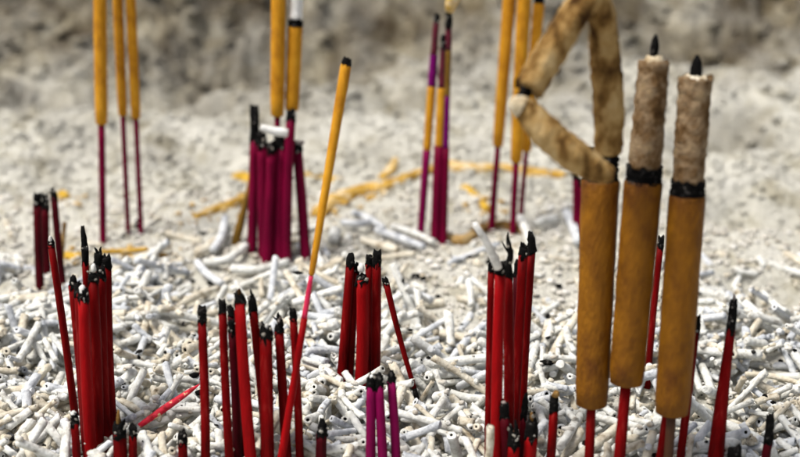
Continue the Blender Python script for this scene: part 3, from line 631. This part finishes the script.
while len(stubs) < 2700 and tries < 60000:
    tries += 1
    x = random.uniform(-.20, .20); y = random.uniform(-.165, .06)
    dn, py, px = density(x, y)
    if px < -40 or px > 840 or py > 500 or random.random() > dn: continue
    pi = random.randrange(24); Lr = PROTO[pi][0]; r = random.choice([.00065, .00078, .00086, .00094, .001, .00106, .00115, .0013]); L = Lr*r
    yaw = random.uniform(0, math.pi*2); ux, uy = math.cos(yaw), math.sin(yaw); hl = L/2
    bad = False
    for (bx, by, br) in BASES+[(q[0], q[1], q[2]) for q in KEEP]:
        tt = max(-hl, min(hl, (bx-x)*ux+(by-y)*uy)); dd = math.hypot(bx-(x+ux*tt), by-(y+uy*tt))
        if dd < br+r*.9: bad = True; break
    if bad: continue
    n = max(5, int(L/.0008)); ts = np.linspace(-hl, hl, n); hs = []
    for tt in ts:
        mx = -1
        for o_ in (-.6*r, 0, .6*r):
            i = int((x+ux*tt-uy*o_-x0g)/cell); j = int((y+uy*tt+ux*o_-y0g)/cell)
            if 0 <= i < H.shape[0] and 0 <= j < H.shape[1]: mx = max(mx, H[i, j])
        hs.append(mx)
    hs = np.array(hs)
    if hs.min() < -.5: continue
    # resting line: highest supports in each half
    i1 = int(np.argmax(hs[:n//2+1])); i2 = n//2+int(np.argmax(hs[n//2:]))
    if i2 == i1: i2 = n-1
    sl = (hs[i2]-hs[i1])/max(ts[i2]-ts[i1], 1e-5); sl = max(-.75, min(.75, sl))
    c = (hs-sl*ts).max()
    sinkf = random.uniform(-.7, .6) if py > 350 else random.uniform(-1.1, .1)
    c = c+r*(sinkf)-.0
    if random.random() < .035 and py > 300: sl = random.choice([-1, 1])*random.uniform(1.0, 2.2); c = hs.mean()+.25*L*abs(math.sin(math.atan(sl)))
    if c > .0085: continue
    k = len(stubs)
    for tt in ts:
        cs = math.cos(math.atan(sl)); 
        for o_ in (-.8*r, -.4*r, 0, .4*r, .8*r):
            i = int((x+ux*tt-uy*o_-x0g)/cell); j = int((y+uy*tt+ux*o_-y0g)/cell)
            if 0 <= i < H.shape[0] and 0 <= j < H.shape[1]:
                z = c+sl*tt*1.0+math.sqrt(max(0, r*r-o_*o_))
                if z > H[i, j]: H[i, j] = z; OWN[i, j] = k
    tint = random.choices([0, 1, 2], [.58, .25, .17])[0]
    stubs.append((x, y, c, yaw, math.atan(sl), random.uniform(0, 6.28), r, pi, tint, px, py))
cnt = np.bincount(OWN[OWN >= 0].ravel(), minlength=len(stubs))
score = []
for k, s in enumerate(stubs):
    vis = 8 < s[9] < 792 and s[10] < 455
    d = (Vector((s[0], s[1], s[2]))-CAM).length
    score.append(cnt[k]/d**2 if vis else -1)
order = np.argsort(-np.array(score)); chosen = set(order[:282].tolist())
TN = ['stub_white', 'stub_cream', 'stub_blue']
LB = ['short white ash stub in the dense litter at the front of the bed', 'short cream or tan ash stub in the dense litter at the front of the bed', 'short bluish grey ash stub in the dense litter at the front of the bed']
GP = ['white ash stubs in the front litter', 'cream ash stubs in the front litter', 'bluish ash stubs in the front litter']
cache = {}
VV = []; QQ = []; TT = []; M4 = []; M3 = []; off = 0
for k, (x, y, z, yaw, pit, roll, r, pi, tint, px, py) in enumerate(stubs):
    Mx = Matrix.Translation((x, y, z)) @ Matrix.Rotation(yaw, 4, 'Z') @ Matrix.Rotation(-pit, 4, 'Y') @ Matrix.Rotation(roll if abs(pit) < 0 else random.uniform(-.5, .5), 4, 'X') @ Matrix.Scale(r, 4)
    V, Q, T, MI, M3k = PROTO[pi][1]
    if k in chosen:
        if (pi, tint) not in cache: cache[(pi, tint)] = mesh_np('ash_stub', V, Q, T, [M[TN[tint]], M['char']], MI, M3k)
        ob = bpy.data.objects.new('ash_stub', cache[(pi, tint)]); ob.matrix_world = Mx; COL.objects.link(ob); tag(ob, LB[tint], 'ash stub', GP[tint])
    else:
        A = np.array(Mx); VV.append(V@A[:3, :3].T+A[:3, 3]); QQ.append(Q+off); TT.append(T+off); off += len(V)
        M4.append(np.where(MI == 1, 3, tint)); M3.append(np.where(M3k == 1, 3, tint))
me = mesh_np('ash_stub_litter', np.concatenate(VV), np.concatenate(QQ), np.concatenate(TT), [M[t] for t in TN]+[M['char']], np.concatenate(M4), np.concatenate(M3))
ob = bpy.data.objects.new('ash_stub_litter', me); COL.objects.link(ob); tag(ob, 'countless smaller or half buried pale ash stubs filling the bed between the sticks', 'ash litter', None, 'stuff')

# ------------------------------------------------------------------ crumbs
ICO_V = []; 
t_ = (1+5**.5)/2
for a in ((-1, t_, 0), (1, t_, 0), (-1, -t_, 0), (1, -t_, 0), (0, -1, t_), (0, 1, t_), (0, -1, -t_), (0, 1, -t_), (t_, 0, -1), (t_, 0, 1), (-t_, 0, -1), (-t_, 0, 1)): ICO_V.append(a)
ICO_V = np.array(ICO_V)/1.9
ICO_F = np.array([(0, 11, 5), (0, 5, 1), (0, 1, 7), (0, 7, 10), (0, 10, 11), (1, 5, 9), (5, 11, 4), (11, 10, 2), (10, 7, 6), (7, 1, 8), (3, 9, 4), (3, 4, 2), (3, 2, 6), (3, 6, 8), (3, 8, 9), (4, 9, 5), (2, 4, 11), (6, 2, 10), (8, 6, 7), (9, 8, 1)])
N = 90000
cx = rng.uniform(-.30, .30, N); cy = rng.uniform(-.17, .34, N); keep = (np.abs(cx) < .17+.25*(cy+.17)) & (rng.random(N) < 1-.6*sstep(-.02, .2, cy)); cx = cx[keep]; cy = cy[keep]; N = len(cx)
ii = np.clip(((cx-x0g)/cell).astype(int), 0, H.shape[0]-1); jj = np.clip(((cy-y0g)/cell).astype(int), 0, H.shape[1]-1)
inside = (cx > x0g) & (cx < x1g) & (cy < y1g-.001)
cz = np.where(inside & (cy > y0g), H[ii, jj], ground_h(cx, cy)-.0004)
cz = np.where(rng.random(N) < .65, np.minimum(cz, ground_h(cx, cy)+.0003), cz)
sz = .00022+.0010*rng.random(N)**4+.0006*sstep(.0, .2, cy)*rng.random(N)**2
jit = 1+.5*(rng.random((N, 12, 1))-.5); sc = sz[:, None, None]*np.stack([rng.uniform(.6, 1.5, N), rng.uniform(.6, 1.5, N), rng.uniform(.4, .9, N)], 1)[:, None, :]
clod = (cy > .02) & (rng.random(N) < .09); sz = np.where(clod, (.0008+.0026*rng.random(N)**2)*(.6+.7*sstep(.02, .2, cy)), sz)
sc = sz[:, None, None]*np.stack([rng.uniform(.7, 1.6, N), rng.uniform(.7, 1.5, N), rng.uniform(.4, .8, N)], 1)[:, None, :]; cz = np.where(clod, cz-sz*.25, cz)
ang = rng.uniform(0, 6.28, N); ca, sa = np.cos(ang)[:, None], np.sin(ang)[:, None]
P3d = ICO_V[None]*jit*sc; Xr = P3d[:, :, 0]*ca-P3d[:, :, 1]*sa; Yr = P3d[:, :, 0]*sa+P3d[:, :, 1]*ca
Vc = np.stack([Xr+cx[:, None], Yr+cy[:, None], P3d[:, :, 2]+cz[:, None]+sz[:, None]*.2], 2).reshape(-1, 3)
Fc = (ICO_F[None]+(np.arange(N)*12)[:, None, None]).reshape(-1, 3)
mi = np.repeat(np.where(rng.random(N) < .11*(1-.75*np.repeat(0, N))*(1-.8*sstep(-.06, .02, cy)), 2, np.where(rng.random(N) < .25, 1, 0)), 20)
ga = np.array(GOLD); dm = np.full(N, 9.)
for gx_, gy_ in ga: dm = np.minimum(dm, np.hypot(cx-gx_, cy-gy_))
near_gold = (dm < .012*rng.random(N)**1.5)
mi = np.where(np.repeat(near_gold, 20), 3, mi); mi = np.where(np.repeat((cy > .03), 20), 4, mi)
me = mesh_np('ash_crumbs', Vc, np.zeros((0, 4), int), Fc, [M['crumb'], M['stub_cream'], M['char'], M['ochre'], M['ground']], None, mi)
ob = bpy.data.objects.new('ash_crumbs', me); COL.objects.link(ob); tag(ob, 'loose ash crumbs and charcoal specks scattered over the whole bed', 'ash crumbs', None, 'stuff')
print('stubs', len(stubs), 'crumbs', N, 'tops', H.max())
